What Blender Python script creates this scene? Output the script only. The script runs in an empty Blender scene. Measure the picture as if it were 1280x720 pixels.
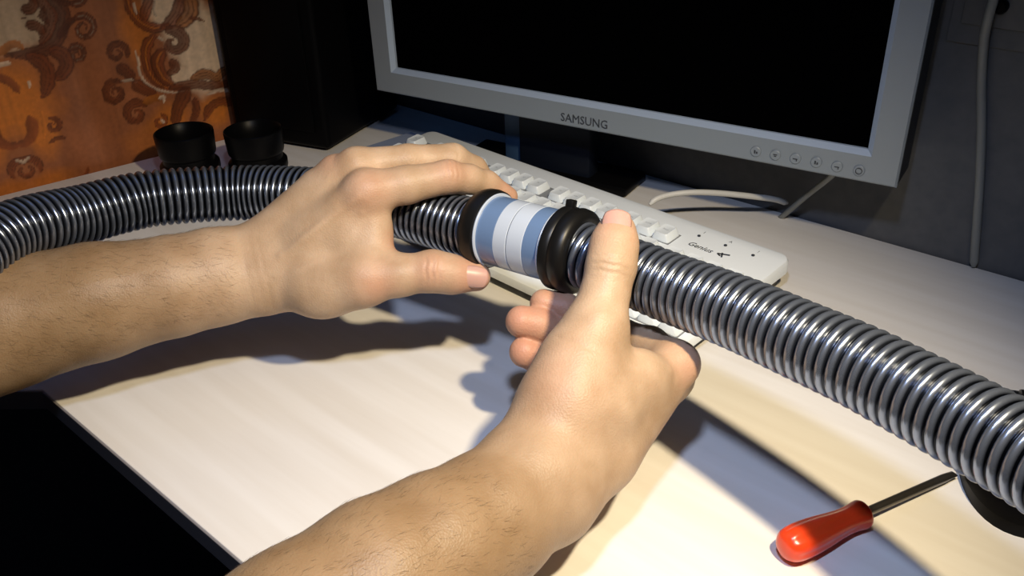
import bpy, bmesh, math, random
import numpy as np
from mathutils import Vector, Matrix

SC = bpy.context.scene
COL = SC.collection
random.seed(7)
RNG = np.random.default_rng(7)

# ------------------------------------------------------------------ camera
F_PX = 1139.6                       # focal length for a 1280 px wide frame
CAM_H = 0.388                       # above the desk top (desk top is z = 0)
FW = np.array([0.0, 0.8642, -0.5031])
RT = np.array([0.9996, -0.0136, -0.0233])
UP = np.array([0.0269, 0.5029, 0.8639])
CAM = np.array([0.0, 0.0, CAM_H])
cam_data = bpy.data.cameras.new('camera')
cam = bpy.data.objects.new('camera', cam_data)
COL.objects.link(cam)
m = Matrix.Identity(4)
for i in range(3):
    m[i][0], m[i][1], m[i][2], m[i][3] = RT[i], UP[i], -FW[i], CAM[i]
cam.matrix_world = m
cam_data.sensor_width = 36.0
cam_data.lens = F_PX * 36.0 / 1280.0
cam_data.clip_start = 0.02
cam_data.clip_end = 20
SC.camera = cam

# ------------------------------------------------------------------ light
world = bpy.data.worlds.new('world')
SC.world = world
world.use_nodes = True
bg = world.node_tree.nodes['Background']
bg.inputs[0].default_value = (0.35, 0.5, 1.0, 1)
bg.inputs[1].default_value = 0.012

def spot(name, loc, target, energy, color, size, angle, blend):
    l = bpy.data.lights.new(name, 'SPOT')
    l.energy, l.color, l.shadow_soft_size = energy, color, size
    l.spot_size, l.spot_blend = math.radians(angle), blend
    o = bpy.data.objects.new(name, l)
    COL.objects.link(o)
    o.location = loc
    o.rotation_euler = (Vector(target) - Vector(loc)).to_track_quat('-Z', 'Y').to_euler()
    return o

def area(name, loc, target, energy, color, sx, sy):
    l = bpy.data.lights.new(name, 'AREA')
    l.shape, l.size, l.size_y = 'RECTANGLE', sx, sy
    l.energy, l.color = energy, color
    o = bpy.data.objects.new(name, l)
    COL.objects.link(o)
    o.location = loc
    o.rotation_euler = (Vector(target) - Vector(loc)).to_track_quat('-Z', 'Y').to_euler()
    return o

spot('warm_desk_lamp', (0.20, 0.15, 0.60), (-0.07, 0.45, 0.0), 22.5, (1.0, 0.81, 0.52), 0.016, 84, 0.9)
spot('cool_desk_lamp', (0.0, 0.15, 0.60), (-0.01, 0.42, 0.0), 8.4, (0.56, 0.68, 1.0), 0.022, 96, 1.0)
area('blue_window_light', (-0.22, 0.92, 1.05), (0.05, 0.45, 0.1), 0.55, (0.14, 0.38, 1.0), 0.95, 0.50)  # added unseen area light that gives the hose its blue highlights

SC.view_settings.view_transform = 'Standard'
SC.view_settings.look = 'None'
SC.view_settings.exposure = 0.14
SC.view_settings.gamma = 1.0
SC.view_settings.use_curve_mapping = False

# ------------------------------------------------------------------ helpers
def ray(x, y):
    return FW + RT * ((x - 640) / F_PX) + UP * ((360 - y) / F_PX)
def at(x, y, Z):                     # the point at distance Z along the line of sight
    return CAM + ray(x, y) * Z
def atz(x, y, z=0.0):                # the point on the horizontal plane z
    d = ray(x, y)
    return CAM + d * ((z - CAM_H) / d[2])
def onplane(x, y, P0, n):
    d = ray(x, y)
    return CAM + d * (np.dot(np.asarray(P0) - CAM, n) / np.dot(d, n))

def link(o, parent=None):
    COL.objects.link(o)
    if parent is not None:
        o.parent = parent
    return o

def tag(o, label=None, cat=None, group=None, kind=None):
    if label: o['label'] = label
    if cat: o['category'] = cat
    if group: o['group'] = group
    if kind: o['kind'] = kind
    return o

def empty(name, loc=(0, 0, 0), rot=(0, 0, 0)):
    o = bpy.data.objects.new(name, None)
    o.empty_display_size = 0.02
    o.location, o.rotation_euler = loc, rot
    COL.objects.link(o)
    return o

def obj(name, bm, mat, parent=None, smooth=True, angle=40):
    me = bpy.data.meshes.new(name)
    bmesh.ops.recalc_face_normals(bm, faces=bm.faces)
    bm.to_mesh(me); bm.free()
    return meshobj(name, me, mat, parent, smooth, angle)

def meshobj(name, me, mat, parent=None, smooth=True, angle=40):
    if mat is not None:
        me.materials.append(mat)
    if smooth:
        me.shade_smooth()
        if angle: me.set_sharp_from_angle(angle=math.radians(angle))
    return link(bpy.data.objects.new(name, me), parent)

def np_mesh(name, v, f):
    me = bpy.data.meshes.new(name)
    v = np.asarray(v, np.float32); f = np.asarray(f, np.int32)
    k = f.shape[1]
    me.vertices.add(len(v)); me.vertices.foreach_set('co', v.ravel())
    me.loops.add(f.size); me.loops.foreach_set('vertex_index', f.ravel())
    me.polygons.add(len(f))
    me.polygons.foreach_set('loop_start', np.arange(0, f.size, k, dtype=np.int32))
    me.polygons.foreach_set('loop_total', np.full(len(f), k, np.int32))
    me.update(calc_edges=True)
    me.validate()
    return me

def box(bm, c, s, bevel=0.0, seg=2, mat=None):
    r = bmesh.ops.create_cube(bm, size=1.0)
    vs = r['verts']
    for v in vs:
        v.co = Vector((v.co.x * s[0], v.co.y * s[1], v.co.z * s[2]))
    if bevel > 0:
        es = list({e for v in vs for e in v.link_edges})
        rr = bmesh.ops.bevel(bm, geom=es, offset=bevel, segments=seg, profile=0.5, affect='EDGES')
        vs = list({v for f in rr['faces'] for v in f.verts} | {v for v in vs if v.is_valid})
        seen = set(vs); stack = list(vs)
        while stack:
            q = stack.pop()
            for e in q.link_edges:
                w = e.other_vert(q)
                if w not in seen:
                    seen.add(w); stack.append(w)
        vs = list(seen)
    M = Matrix.Translation(Vector(c))
    if mat is not None: M = M @ mat
    bmesh.ops.transform(bm, matrix=M, verts=vs)
    return vs

def prism(bm, pts, z0, z1, bevel=0.0):
    vs = [bm.verts.new((p[0], p[1], z0)) for p in pts]
    f = bm.faces.new(vs)
    r = bmesh.ops.extrude_face_region(bm, geom=[f])
    for g in r['geom']:
        if isinstance(g, bmesh.types.BMVert): g.co.z = z1
    if bevel:
        top = [e for e in bm.edges if all(abs(v.co.z - z1) < 1e-7 for v in e.verts)]
        bmesh.ops.bevel(bm, geom=top, offset=bevel, segments=2, profile=0.5, affect='EDGES')

def frames(P):
    P = np.asarray(P, float)
    T = np.gradient(P, axis=0); T /= np.linalg.norm(T, axis=1)[:, None]
    ref = np.array([0, 0, 1.0])
    if abs(T[0] @ ref) > 0.9: ref = np.array([1.0, 0, 0])
    n = np.cross(T[0], ref); n /= np.linalg.norm(n)
    N = [n]
    for i in range(1, len(P)):
        n = N[-1] - T[i] * (N[-1] @ T[i]); N.append(n / np.linalg.norm(n))
    N = np.array(N); B = np.cross(T, N)
    return T, N, B

def sweep(P, rad, seg, cap=True):
    """tube of given radii (len(P),) or (len(P), seg) -> verts, quads"""
    P = np.asarray(P, float)
    T, N, B = frames(P)
    a = np.linspace(0, 2 * np.pi, seg, endpoint=False)
    r = np.asarray(rad, float)
    if r.ndim == 1: r = np.repeat(r[:, None], seg, 1)
    V = P[:, None, :] + r[:, :, None] * (np.cos(a)[None, :, None] * N[:, None, :] + np.sin(a)[None, :, None] * B[:, None, :])
    n = len(P)
    i = np.arange(n - 1)[:, None]; j = np.arange(seg)[None, :]
    q = np.stack([i * seg + j, i * seg + (j + 1) % seg, (i + 1) * seg + (j + 1) % seg, (i + 1) * seg + j], -1).reshape(-1, 4)
    return V.reshape(-1, 3), q

def catmull(P, step):
    P = np.asarray(P, float)
    Q = np.vstack([2 * P[0] - P[1], P, 2 * P[-1] - P[-2]])
    out = []
    for i in range(1, len(Q) - 2):
        p0, p1, p2, p3 = Q[i - 1:i + 3]
        for t in np.linspace(0, 1, 24, endpoint=False):
            out.append(0.5 * (2 * p1 + (p2 - p0) * t + (2 * p0 - 5 * p1 + 4 * p2 - p3) * t * t + (3 * p1 - p0 - 3 * p2 + p3) * t ** 3))
    out.append(P[-1])
    out = np.array(out)
    d = np.r_[0, np.cumsum(np.linalg.norm(np.diff(out, axis=0), axis=1))]
    n = max(2, int(d[-1] / step) + 1)
    s = np.linspace(0, d[-1], n)
    return np.stack([np.interp(s, d, out[:, k]) for k in range(out.shape[1])], 1), s

def tube_obj(name, P, r, mat, parent=None, seg=10, step=0.004):
    C, s = catmull(P, step)
    rr = np.full(len(C), r); rr[0] *= 0.5; rr[-1] *= 0.5
    v, q = sweep(C, rr, seg)
    return meshobj(name, np_mesh(name, v, q), mat, parent, True, 0)

def lathe(bm, prof, seg=48, close=False):
    """profile [(r, z)] revolved about z"""
    rings = []
    for r, z in prof:
        rings.append([bm.verts.new((r * math.cos(2 * math.pi * k / seg), r * math.sin(2 * math.pi * k / seg), z)) for k in range(seg)])
    L = len(rings)
    for i in range(L if close else L - 1):
        A, Bq = rings[i], rings[(i + 1) % L]
        for k in range(seg):
            bm.faces.new((A[k], A[(k + 1) % seg], Bq[(k + 1) % seg], Bq[k]))
    if not close:
        bm.faces.new(rings[0]); bm.faces.new(rings[-1])

# ------------------------------------------------------------------ materials
def material(name, color=(0.5, 0.5, 0.5), rough=0.5, metal=0.0, spec=0.5, **kw):
    mt = bpy.data.materials.new(name)
    mt.use_nodes = True
    b = mt.node_tree.nodes['Principled BSDF']
    b.inputs['Base Color'].default_value = (*color, 1)
    b.inputs['Roughness'].default_value = rough
    b.inputs['Metallic'].default_value = metal
    b.inputs['Specular IOR Level'].default_value = spec
    for k, v in kw.items():
        b.inputs[k.replace('_', ' ')].default_value = v
    return mt

def nodes(mt):
    nt = mt.node_tree
    return nt, nt.nodes['Principled BSDF'], nt.nodes.new, nt.links.new

def noise_mix(mt, c1, c2, scale, detail=4, stretch=(1, 1, 1), rot=0.0, lo=0.35, hi=0.65, bump=0.0, coord='Object'):
    nt, b, N, L = nodes(mt)
    tc = N('ShaderNodeTexCoord'); mp = N('ShaderNodeMapping')
    mp.vector_type = 'TEXTURE'
    mp.inputs['Scale'].default_value = stretch; mp.inputs['Rotation'].default_value = (0, 0, rot)
    nz = N('ShaderNodeTexNoise'); nz.inputs['Scale'].default_value = scale; nz.inputs['Detail'].default_value = detail
    cr = N('ShaderNodeValToRGB')
    cr.color_ramp.elements[0].position, cr.color_ramp.elements[1].position = lo, hi
    cr.color_ramp.elements[0].color, cr.color_ramp.elements[1].color = (*c1, 1), (*c2, 1)
    L(tc.outputs[coord], mp.inputs[0]); L(mp.outputs[0], nz.inputs['Vector'])
    L(nz.outputs['Fac'], cr.inputs[0]); L(cr.outputs[0], b.inputs['Base Color'])
    if bump:
        bp = N('ShaderNodeBump'); bp.inputs['Strength'].default_value = bump; bp.inputs['Distance'].default_value = 0.001
        L(nz.outputs['Fac'], bp.inputs['Height']); L(bp.outputs[0], b.inputs['Normal'])
    return mt

F_ANG = math.radians(-42.0)
M = {}
M['desk'] = noise_mix(material('birch_laminate', rough=0.42, spec=0.35), (0.72, 0.695, 0.655), (0.80, 0.79, 0.77), 60, 5, (14, 1, 1), F_ANG, 0.3, 0.7)
M['desk_edge'] = material('desk_edge_band', (0.20, 0.19, 0.20), 0.5)  # shade of the unlit front face put into the colour
M['desk_rim'] = material('desk_rim', (0.75, 0.70, 0.66), 0.4)
M['wall'] = noise_mix(material('painted_wall', rough=0.75, spec=0.2), (0.10, 0.105, 0.112), (0.122, 0.124, 0.13), 90, 5, lo=0.3, hi=0.7, bump=0.25)
M['floor'] = noise_mix(material('dark_floor', rough=0.6), (0.02, 0.018, 0.016), (0.03, 0.026, 0.022), 14, 4, (6, 1, 1))
M['black'] = material('black_plastic', (0.0025, 0.0025, 0.003), 0.36, spec=0.10)
M['black_gloss'] = material('black_satin', (0.0025, 0.0025, 0.003), 0.42, spec=0.06)
M['rubber'] = material('black_collar', (0.006, 0.006, 0.006), 0.38, spec=0.30)
M['silver'] = material('silver_bezel', (0.24, 0.28, 0.32), 0.45, metal=0.2)
M['silver_bevel'] = material('bright_bevel', (0.34, 0.42, 0.54), 0.5, metal=0.1)  # lighter than the bezel, a highlight painted on the slope
M['screen'] = material('dark_screen', (0.0006, 0.0006, 0.0008), 0.3, spec=0.0, IOR=1.0)
M['ink'] = material('dark_print', (0.03, 0.035, 0.045), 0.5)
M['grey_ink'] = material('grey_print', (0.22, 0.25, 0.27), 0.5)
M['white_plastic'] = material('white_plastic', (0.79, 0.85, 0.89), 0.42, spec=0.4)
M['key'] = material('key_plastic', (0.82, 0.89, 0.93), 0.36, spec=0.45)
M['well'] = material('key_well', (0.22, 0.235, 0.25), 0.6)  # dark grey paints the shadow in the gaps between keys
M['navy'] = material('navy_plastic', (0.006, 0.009, 0.018), 0.5, spec=0.2)
M['blue_strip'] = material('blue_plastic', (0.035, 0.08, 0.17), 0.5)
M['cable_white'] = material('white_cable', (0.62, 0.62, 0.58), 0.45)
M['cable_grey'] = material('grey_cable', (0.22, 0.23, 0.22), 0.5)
M['red'] = material('red_translucent', (0.74, 0.060, 0.012), 0.28, spec=0.5, Subsurface_Weight=0.5, Subsurface_Scale=0.006, Coat_Weight=0.3)
M['red'].node_tree.nodes['Principled BSDF'].inputs['Subsurface Radius'].default_value = (1, 0.15, 0.05)
M['steel'] = material('dark_steel', (0.16, 0.15, 0.14), 0.32, metal=0.9)
M['notebook'] = material('blue_grey_cover', (0.30, 0.36, 0.50), 0.5)
M['sleeve_blue'] = material('blue_milky_plastic', (0.13, 0.21, 0.37), 0.28, spec=0.5, Coat_Weight=0.25)
M['sleeve_white'] = material('white_milky_plastic', (0.50, 0.57, 0.67), 0.3, spec=0.5, Coat_Weight=0.3)
M['seam'] = material('seam', (0.12, 0.15, 0.2), 0.5)
M['nail'] = material('nail', (0.52, 0.31, 0.255), 0.36, spec=0.35, Subsurface_Weight=0.15, Subsurface_Scale=0.002)
M['hair'] = material('arm_hair', (0.055, 0.033, 0.02), 0.5)


def attr_mix(name, attr, c0, c1, rough, metal=0.0, spec=0.5):
    mt = material(name, c0, rough, metal, spec)
    nt, b, N, L = nodes(mt)
    a = N('ShaderNodeAttribute'); a.attribute_name = attr
    cr = N('ShaderNodeValToRGB')
    cr.color_ramp.elements[0].color, cr.color_ramp.elements[1].color = (*c0, 1), (*c1, 1)
    L(a.outputs['Fac'], cr.inputs[0]); L(cr.outputs[0], b.inputs['Base Color'])
    return mt
M['hose'] = attr_mix('silver_hose', 'rib', (0.003, 0.004, 0.007), (0.25, 0.29, 0.37), 0.24, 0.80)  # silver tinted bluish to stand in for blue reflections
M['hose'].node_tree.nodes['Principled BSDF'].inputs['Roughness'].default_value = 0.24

def skin_material():
    mt = material('skin', (0.5, 0.3, 0.2), 0.48, spec=0.33, Subsurface_Weight=0.09, Subsurface_Scale=0.004)
    nt, b, N, L = nodes(mt)
    b.inputs['Subsurface Radius'].default_value = (1.0, 0.35, 0.2)
    tc = N('ShaderNodeTexCoord')
    nz = N('ShaderNodeTexNoise'); nz.inputs['Scale'].default_value = 45; nz.inputs['Detail'].default_value = 5
    n2 = N('ShaderNodeTexNoise'); n2.inputs['Scale'].default_value = 420; n2.inputs['Detail'].default_value = 4
    at_ = N('ShaderNodeAttribute'); at_.attribute_name = 'redness'
    cr = N('ShaderNodeValToRGB')
    cr.color_ramp.elements[0].position, cr.color_ramp.elements[1].position = 0.3, 0.72
    cr.color_ramp.elements[0].color, cr.color_ramp.elements[1].color = (0.40, 0.268, 0.162, 1), (0.53, 0.380, 0.255, 1)
    mx = N('ShaderNodeMix'); mx.data_type = 'RGBA'
    mx.inputs['B'].default_value = (0.56, 0.22, 0.15, 1)
    L(tc.outputs['Object'], nz.inputs['Vector']); L(tc.outputs['Object'], n2.inputs['Vector'])
    L(nz.outputs['Fac'], cr.inputs[0]); L(cr.outputs[0], mx.inputs['A']); L(at_.outputs['Fac'], mx.inputs['Factor'])
    tn = N('ShaderNodeAttribute'); tn.attribute_name = 'tan'
    m2 = N('ShaderNodeMix'); m2.data_type = 'RGBA'; m2.blend_type = 'MULTIPLY'
    m2.inputs['B'].default_value = (0.58, 0.535, 0.435, 1)
    L(tn.outputs['Fac'], m2.inputs['Factor']); L(mx.outputs['Result'], m2.inputs['A'])
    L(m2.outputs['Result'], b.inputs['Base Color'])
    vo = N('ShaderNodeTexVoronoi'); vo.inputs['Scale'].default_value = 900
    L(tc.outputs['Object'], vo.inputs['Vector'])
    ad = N('ShaderNodeMath'); ad.operation = 'ADD'
    L(n2.outputs['Fac'], ad.inputs[0]); L(vo.outputs['Distance'], ad.inputs[1])
    bp = N('ShaderNodeBump'); bp.inputs['Strength'].default_value = 0.22; bp.inputs['Distance'].default_value = 0.0006
    L(ad.outputs[0], bp.inputs['Height']); L(bp.outputs[0], b.inputs['Normal'])
    return mt
M['skin'] = skin_material()

def curtain_material():
    mt = material('damask_satin', (0.4, 0.12, 0.03), 0.42, spec=0.45)
    nt, b, N, L = nodes(mt)
    a = N('ShaderNodeAttribute'); a.attribute_name = 'print'
    L(a.outputs['Color'], b.inputs['Base Color'])
    tc = N('ShaderNodeTexCoord')
    nz = N('ShaderNodeTexNoise'); nz.inputs['Scale'].default_value = 700; nz.inputs['Detail'].default_value = 2
    bp = N('ShaderNodeBump'); bp.inputs['Strength'].default_value = 0.15; bp.inputs['Distance'].default_value = 0.0008
    L(tc.outputs['Object'], nz.inputs['Vector']); L(nz.outputs['Fac'], bp.inputs['Height']); L(bp.outputs[0], b.inputs['Normal'])
    return mt
M['curtain'] = curtain_material()

# ------------------------------------------------------------------ the room
FLOOR_Z = -0.74
WALL_ANG = math.radians(-41.0)
WN = np.array([-math.sin(WALL_ANG), math.cos(WALL_ANG), 0.0])      # away from the viewer
WD = np.array([math.cos(WALL_ANG), math.sin(WALL_ANG), 0.0])
W_OFF = WN @ np.array([0.411, 0.672, 0])
CD = np.array([0.797, 0.603, 0.0]); CD /= np.linalg.norm(CD)       # along the curtained wall
CN = np.array([-CD[1], CD[0], 0.0])
C0 = np.array([-0.538, 0.889, 0.0])
def meet(Pc, off):                    # where the line Pc + t CD meets the right wall
    t = (off - WN @ Pc) / (WN @ CD)
    return Pc + CD * t
cor = meet(C0, W_OFF)

bm = bmesh.new()
prism(bm, [(-2.2, -1.6), (2.2, -1.6), (2.2, 2.2), (-2.2, 2.2)], FLOOR_Z - 0.02, FLOOR_Z)
tag(obj('floor', bm, M['floor'], smooth=False), kind='structure')

def wall_slab(name, a, b_, n, z0, z1, th):
    bm = bmesh.new()
    a, b_ = np.asarray(a), np.asarray(b_)
    prism(bm, [a[:2], b_[:2], (b_ + n * th)[:2], (a + n * th)[:2]], z0, z1)
    return tag(obj(name, bm, M['wall'], smooth=False), kind='structure')
wc = meet(C0 + CN * 0.10, W_OFF)
wall_slab('wall_right', wc, wc + WD * 1.75, WN, FLOOR_Z, 1.5, 0.06)
wall_slab('wall_left', wc - CD * 1.5, wc, CN, FLOOR_Z, 1.5, 0.06)

# ------------------------------------------------------------------ desk
A_ = np.array([-0.342, 0.538, 0]); FD = np.array([0.738, -0.674, 0])
B_ = A_ + FD * 1.15
Cw = B_ + WN * (W_OFF - 0.002 - WN @ B_)
Dd = meet(C0 + CN * 0.098, W_OFF - 0.002)
D2 = C0 + CD * 0.284 + CN * 0.098; D3 = C0 + CD * 0.284
E_ = C0 - CD * 0.42
G_ = np.array([-0.62, 0.545, 0])
desk = tag(empty('corner_desk', (0, 0.6, FLOOR_Z)), 'pale birch corner desk everything lies on', 'desk')
off = Vector((0, -0.6, -FLOOR_Z))
poly = [A_, B_, Cw, Dd, D2, D3, E_, G_]
bm = bmesh.new()
prism(bm, [p[:2] for p in poly], -0.016, 0.0, 0.0008)
bmesh.ops.translate(bm, vec=off, verts=bm.verts)
obj('tabletop', bm, M['desk'], desk, smooth=False)
def edge_band(p, q):
    bm = bmesh.new()
    p, q = np.asarray(p), np.asarray(q); d = (q - p) / np.linalg.norm(q - p); n = np.array([d[1], -d[0], 0])
    if n @ (np.array([0, 0.8, 0]) - p) > 0: n = -n
    prism(bm, [p[:2], q[:2], (q + n * 0.0012)[:2], (p + n * 0.0012)[:2]], -0.0162, -0.0006, 0.0004)
    bmesh.ops.translate(bm, vec=off, verts=bm.verts)
    o = obj('edge_band', bm, M['desk_edge'], desk, smooth=False)
    o['label'] = 'dark grey edge band'
edge_band(A_, B_); edge_band(G_, A_)
def panel(c, d, w, t):
    bm = bmesh.new()
    ang = math.atan2(d[1], d[0])
    box(bm, (c[0], c[1], (FLOOR_Z - 0.016) / 2), (w, t, -0.016 - FLOOR_Z), 0.001, 1, Matrix.Rotation(ang, 4, 'Z'))
    bmesh.ops.translate(bm, vec=off, verts=bm.verts)
    obj('support_panel', bm, M['desk'], desk, smooth=False)
panel(A_ + FD * 0.10 + WN * 0.42, WN, 0.36, 0.016)
panel(B_ - FD * 0.05 + WN * 0.28, WN, 0.5, 0.016)

# ------------------------------------------------------------------ curtain with its printed scrolls
cur_u0, cur_u1, cz0, cz1 = -0.36, 0.279, -0.07, 0.62
CUR_P = C0 + CN * 0.016
def cuv(x, y):                        # where a sight line meets the curtain, as (along, up) in metres
    P = onplane(x, y, CUR_P, CN)
    return ((P - CUR_P) @ CD, P[2])
ST = 0.0016
us = np.arange(cur_u0, cur_u1, ST); zs = np.arange(cz0, cz1, ST)
UU, ZZ = np.meshgrid(us, zs, indexing='ij')
fold = 0.0035 * np.sin(UU * 38 + 0.6 * np.sin(ZZ * 5)) + 0.002 * np.sin(UU * 91 + 1.3 + ZZ * 3)
PV = CUR_P + UU[..., None] * CD + ZZ[..., None] * np.array([0, 0, 1.0]) + fold[..., None] * CN
nu, nz_ = UU.shape
ii, jj = np.meshgrid(np.arange(nu - 1), np.arange(nz_ - 1), indexing='ij')
quads = np.stack([ii * nz_ + jj, (ii + 1) * nz_ + jj, (ii + 1) * nz_ + jj + 1, ii * nz_ + jj + 1], -1).reshape(-1, 4)
cme = np_mesh('curtain', PV.reshape(-1, 3), quads)

def vnoise(u, v, s, seed):
    r = np.random.default_rng(seed); G = r.random((64, 64))
    x, y = u * s, v * s
    xi, yi = np.floor(x).astype(int), np.floor(y).astype(int); fx, fy = x - xi, y - yi
    fx, fy = fx * fx * (3 - 2 * fx), fy * fy * (3 - 2 * fy)
    g = lambda a, b: G[a % 64, b % 64]
    return (g(xi, yi) * (1 - fx) + g(xi + 1, yi) * fx) * (1 - fy) + (g(xi, yi + 1) * (1 - fx) + g(xi + 1, yi + 1) * fx) * fy
n1 = vnoise(UU, ZZ, 30, 1); n2 = vnoise(UU, ZZ, 160, 2); n3 = vnoise(UU, ZZ, 420, 3)
ground = np.array([0.34, 0.115, 0.045]); orange = np.array([0.62, 0.19, 0.025]); cream = np.array([0.82, 0.62, 0.45])
umber = np.array([0.085, 0.022, 0.008]); rust = np.array([0.34, 0.08, 0.022]); bright = np.array([0.9, 0.68, 0.52])
colr = np.broadcast_to(ground, UU.shape + (3,)).copy()
colr *= (0.85 + 0.3 * n1)[..., None]
def mixin(mask, c):
    global colr
    colr = colr * (1 - mask[..., None]) + c * mask[..., None]
def blob(x, y, rx, ry, c, k=0.8, soft=0.35):
    u, v = cuv(x, y); s = 0.00088
    d = np.sqrt(((UU - u) / (rx * s)) ** 2 + ((ZZ - v) / (ry * s)) ** 2) + (n1 - 0.5) * 0.35 + (n2 - 0.5) * 0.15
    mixin(np.clip((1 - d) / soft, 0, 1) * k, c)
def spiral(cx, cy, r, a0, turns, n=26, sx=1.0):
    t = np.linspace(0, 1, n); rr = r * (1 - 0.82 * t); a = a0 + turns * 2 * np.pi * t
    return [(cx + sx * rr_ * math.cos(a_), cy + rr_ * math.sin(a_)) for rr_, a_ in zip(rr, a)]
def stroke(pts, w0, w1, fill, line=umber, k=0.85, outline=True, hl=None):
    uv = np.array([cuv(x, y) for x, y in pts])
    C, s = catmull(uv, 0.0010)
    mn, mx_ = C.min(0) - 0.02, C.max(0) + 0.02
    i0, i1 = np.searchsorted(us, [mn[0], mx_[0]]); j0, j1 = np.searchsorted(zs, [mn[1], mx_[1]])
    if i1 <= i0 or j1 <= j0: return
    u, v = UU[i0:i1, j0:j1], ZZ[i0:i1, j0:j1]
    best = np.full(u.shape, 9.0); sgn = np.zeros(u.shape)
    n = len(C)
    T_ = np.gradient(C, axis=0); T_ /= np.linalg.norm(T_, axis=1)[:, None] + 1e-9
    L = s[-1]
    for q in range(n):
        t = q / max(1, n - 1)
        taper = min(1.0, 0.35 + 3.2 * (1 - t), 0.35 + 4 * t)
        w = (w0 + (w1 - w0) * t) * 0.00088 * taper * (1 + (0.22 * abs(math.sin(s[q] / 0.0085 * math.pi)) - 0.1 if outline and w0 > 5.2 else 0))
        du, dv = u - C[q, 0], v - C[q, 1]
        d = np.hypot(du, dv) / w
        upd = d < best
        best[upd] = d[upd]; sgn[upd] = ((T_[q, 0] * dv - T_[q, 1] * du) / w)[upd]
    jit = (n3[i0:i1, j0:j1] - 0.5) * 0.10 + (n2[i0:i1, j0:j1] - 0.5) * 0.14
    bj = best + jit
    full = np.zeros(UU.shape)
    full[i0:i1, j0:j1] = np.clip((1.0 - bj) / 0.2, 0, 1) * k
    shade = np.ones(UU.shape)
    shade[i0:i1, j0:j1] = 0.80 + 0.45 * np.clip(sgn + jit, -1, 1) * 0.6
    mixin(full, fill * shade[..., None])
    if outline:
        full = np.zeros(UU.shape); ins = np.clip((1.05 - best) / 0.15, 0, 1)
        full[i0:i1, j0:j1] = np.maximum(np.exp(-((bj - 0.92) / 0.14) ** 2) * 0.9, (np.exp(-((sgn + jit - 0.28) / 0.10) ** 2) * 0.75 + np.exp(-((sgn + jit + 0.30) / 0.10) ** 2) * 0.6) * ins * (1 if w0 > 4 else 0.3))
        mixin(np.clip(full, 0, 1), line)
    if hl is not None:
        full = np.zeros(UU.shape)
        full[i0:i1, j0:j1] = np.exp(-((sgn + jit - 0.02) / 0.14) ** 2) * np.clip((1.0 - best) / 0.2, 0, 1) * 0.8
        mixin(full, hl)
# grounds
blob(12, 28, 58, 52, cream * 0.72, 0.9); blob(50, 8, 30, 40, cream * 0.6, 0.6)
blob(250, 55, 46, 70, cream, 0.95, 0.3); blob(205, 8, 24, 30, cream, 0.95); blob(228, 95, 20, 14, cream, 0.85)
blob(-5, 200, 22, 14, cream * 0.9, 0.8)
blob(20, 120, 52, 66, orange, 0.95, 0.6); blob(55, 165, 22, 40, orange, 0.8, 0.6); blob(60, 230, 40, 20, orange, 0.6, 0.6)
blob(172, 40, 26, 44, orange, 0.7, 0.6); blob(215, 150, 34, 26, orange, 0.8, 0.6); blob(268, 140, 22, 30, orange, 0.9, 0.6); blob(190, 175, 40, 26, orange * 0.8, 0.5, 0.6)
# upper left plume
stroke([(82, -6), (76, 22), (72, 45), (58, 60), (36, 68), (8, 70)], 8, 6, umber * 1.7)
stroke([(66, -4), (64, 20), (58, 40), (50, 56)], 7, 5, rust * 0.6)
stroke(spiral(22, 8, 15, 1.2, -1.3), 5, 2, rust * 0.55, hl=cream * 0.6)
stroke([(46, 2), (44, 12), (52, 20), (60, 30)], 5, 3, umber * 1.6)
stroke([(36, 32), (46, 32), (54, 42)], 6, 4, rust * 0.55)
stroke(spiral(104, 35, 17, 3.6, 1.5), 5, 2, rust * 0.55, hl=cream * 0.35)
stroke([(72, 45), (82, 30), (92, 22)], 5, 4, umber * 1.5)
stroke(spiral(95, 67, 12, 3.3, 1.5), 4.5, 2, rust * 0.5, hl=cream * 0.22)
stroke([(62, 62), (76, 66), (82, 78), (76, 92), (66, 98)], 9, 6, rust * 0.6)
stroke([(36, 70), (52, 78), (60, 92), (58, 112), (54, 122)], 9, 6, rust * 0.7)
stroke([(0, 68), (12, 58), (22, 56), (30, 62)], 6, 4, orange * 0.8, outline=False)
stroke([(-4, 84), (6, 80), (14, 80)], 3.5, 3, bright, outline=False)
stroke([(37, 103), (38, 110)], 2.2, 1.6, bright, outline=False)
stroke([(-4, 96), (14, 104), (24, 116)], 6, 5, rust * 0.8, outline=False)
# lower left
stroke(spiral(67, 158, 10, 4.2, 1.2), 4, 2, rust * 0.6)
stroke([(52, 140), (56, 156), (56, 176)], 3, 2, orange * 1.2, outline=False)
stroke([(38, 148), (42, 164), (34, 178), (18, 182)], 9, 5, rust * 0.8, outline=False)
stroke([(82, 172), (72, 174), (62, 180)], 3, 2, rust * 0.55)
stroke(spiral(36, 212, 16, 0.2, -1.3), 5, 3, rust * 0.8)
stroke([(0, 222), (6, 208), (16, 200)], 4, 3, rust * 0.55)
stroke([(6, 232), (12, 216), (20, 208)], 4, 3, rust * 0.6)
stroke([(14, 195), (20, 194)], 2, 2, bright * 0.8, outline=False)
stroke([(28, 205), (38, 196)], 2.4, 2, bright * 0.75, outline=False)
stroke([(96, 240), (106, 222), (110, 206)], 4, 2, rust * 0.7, outline=False)
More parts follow.
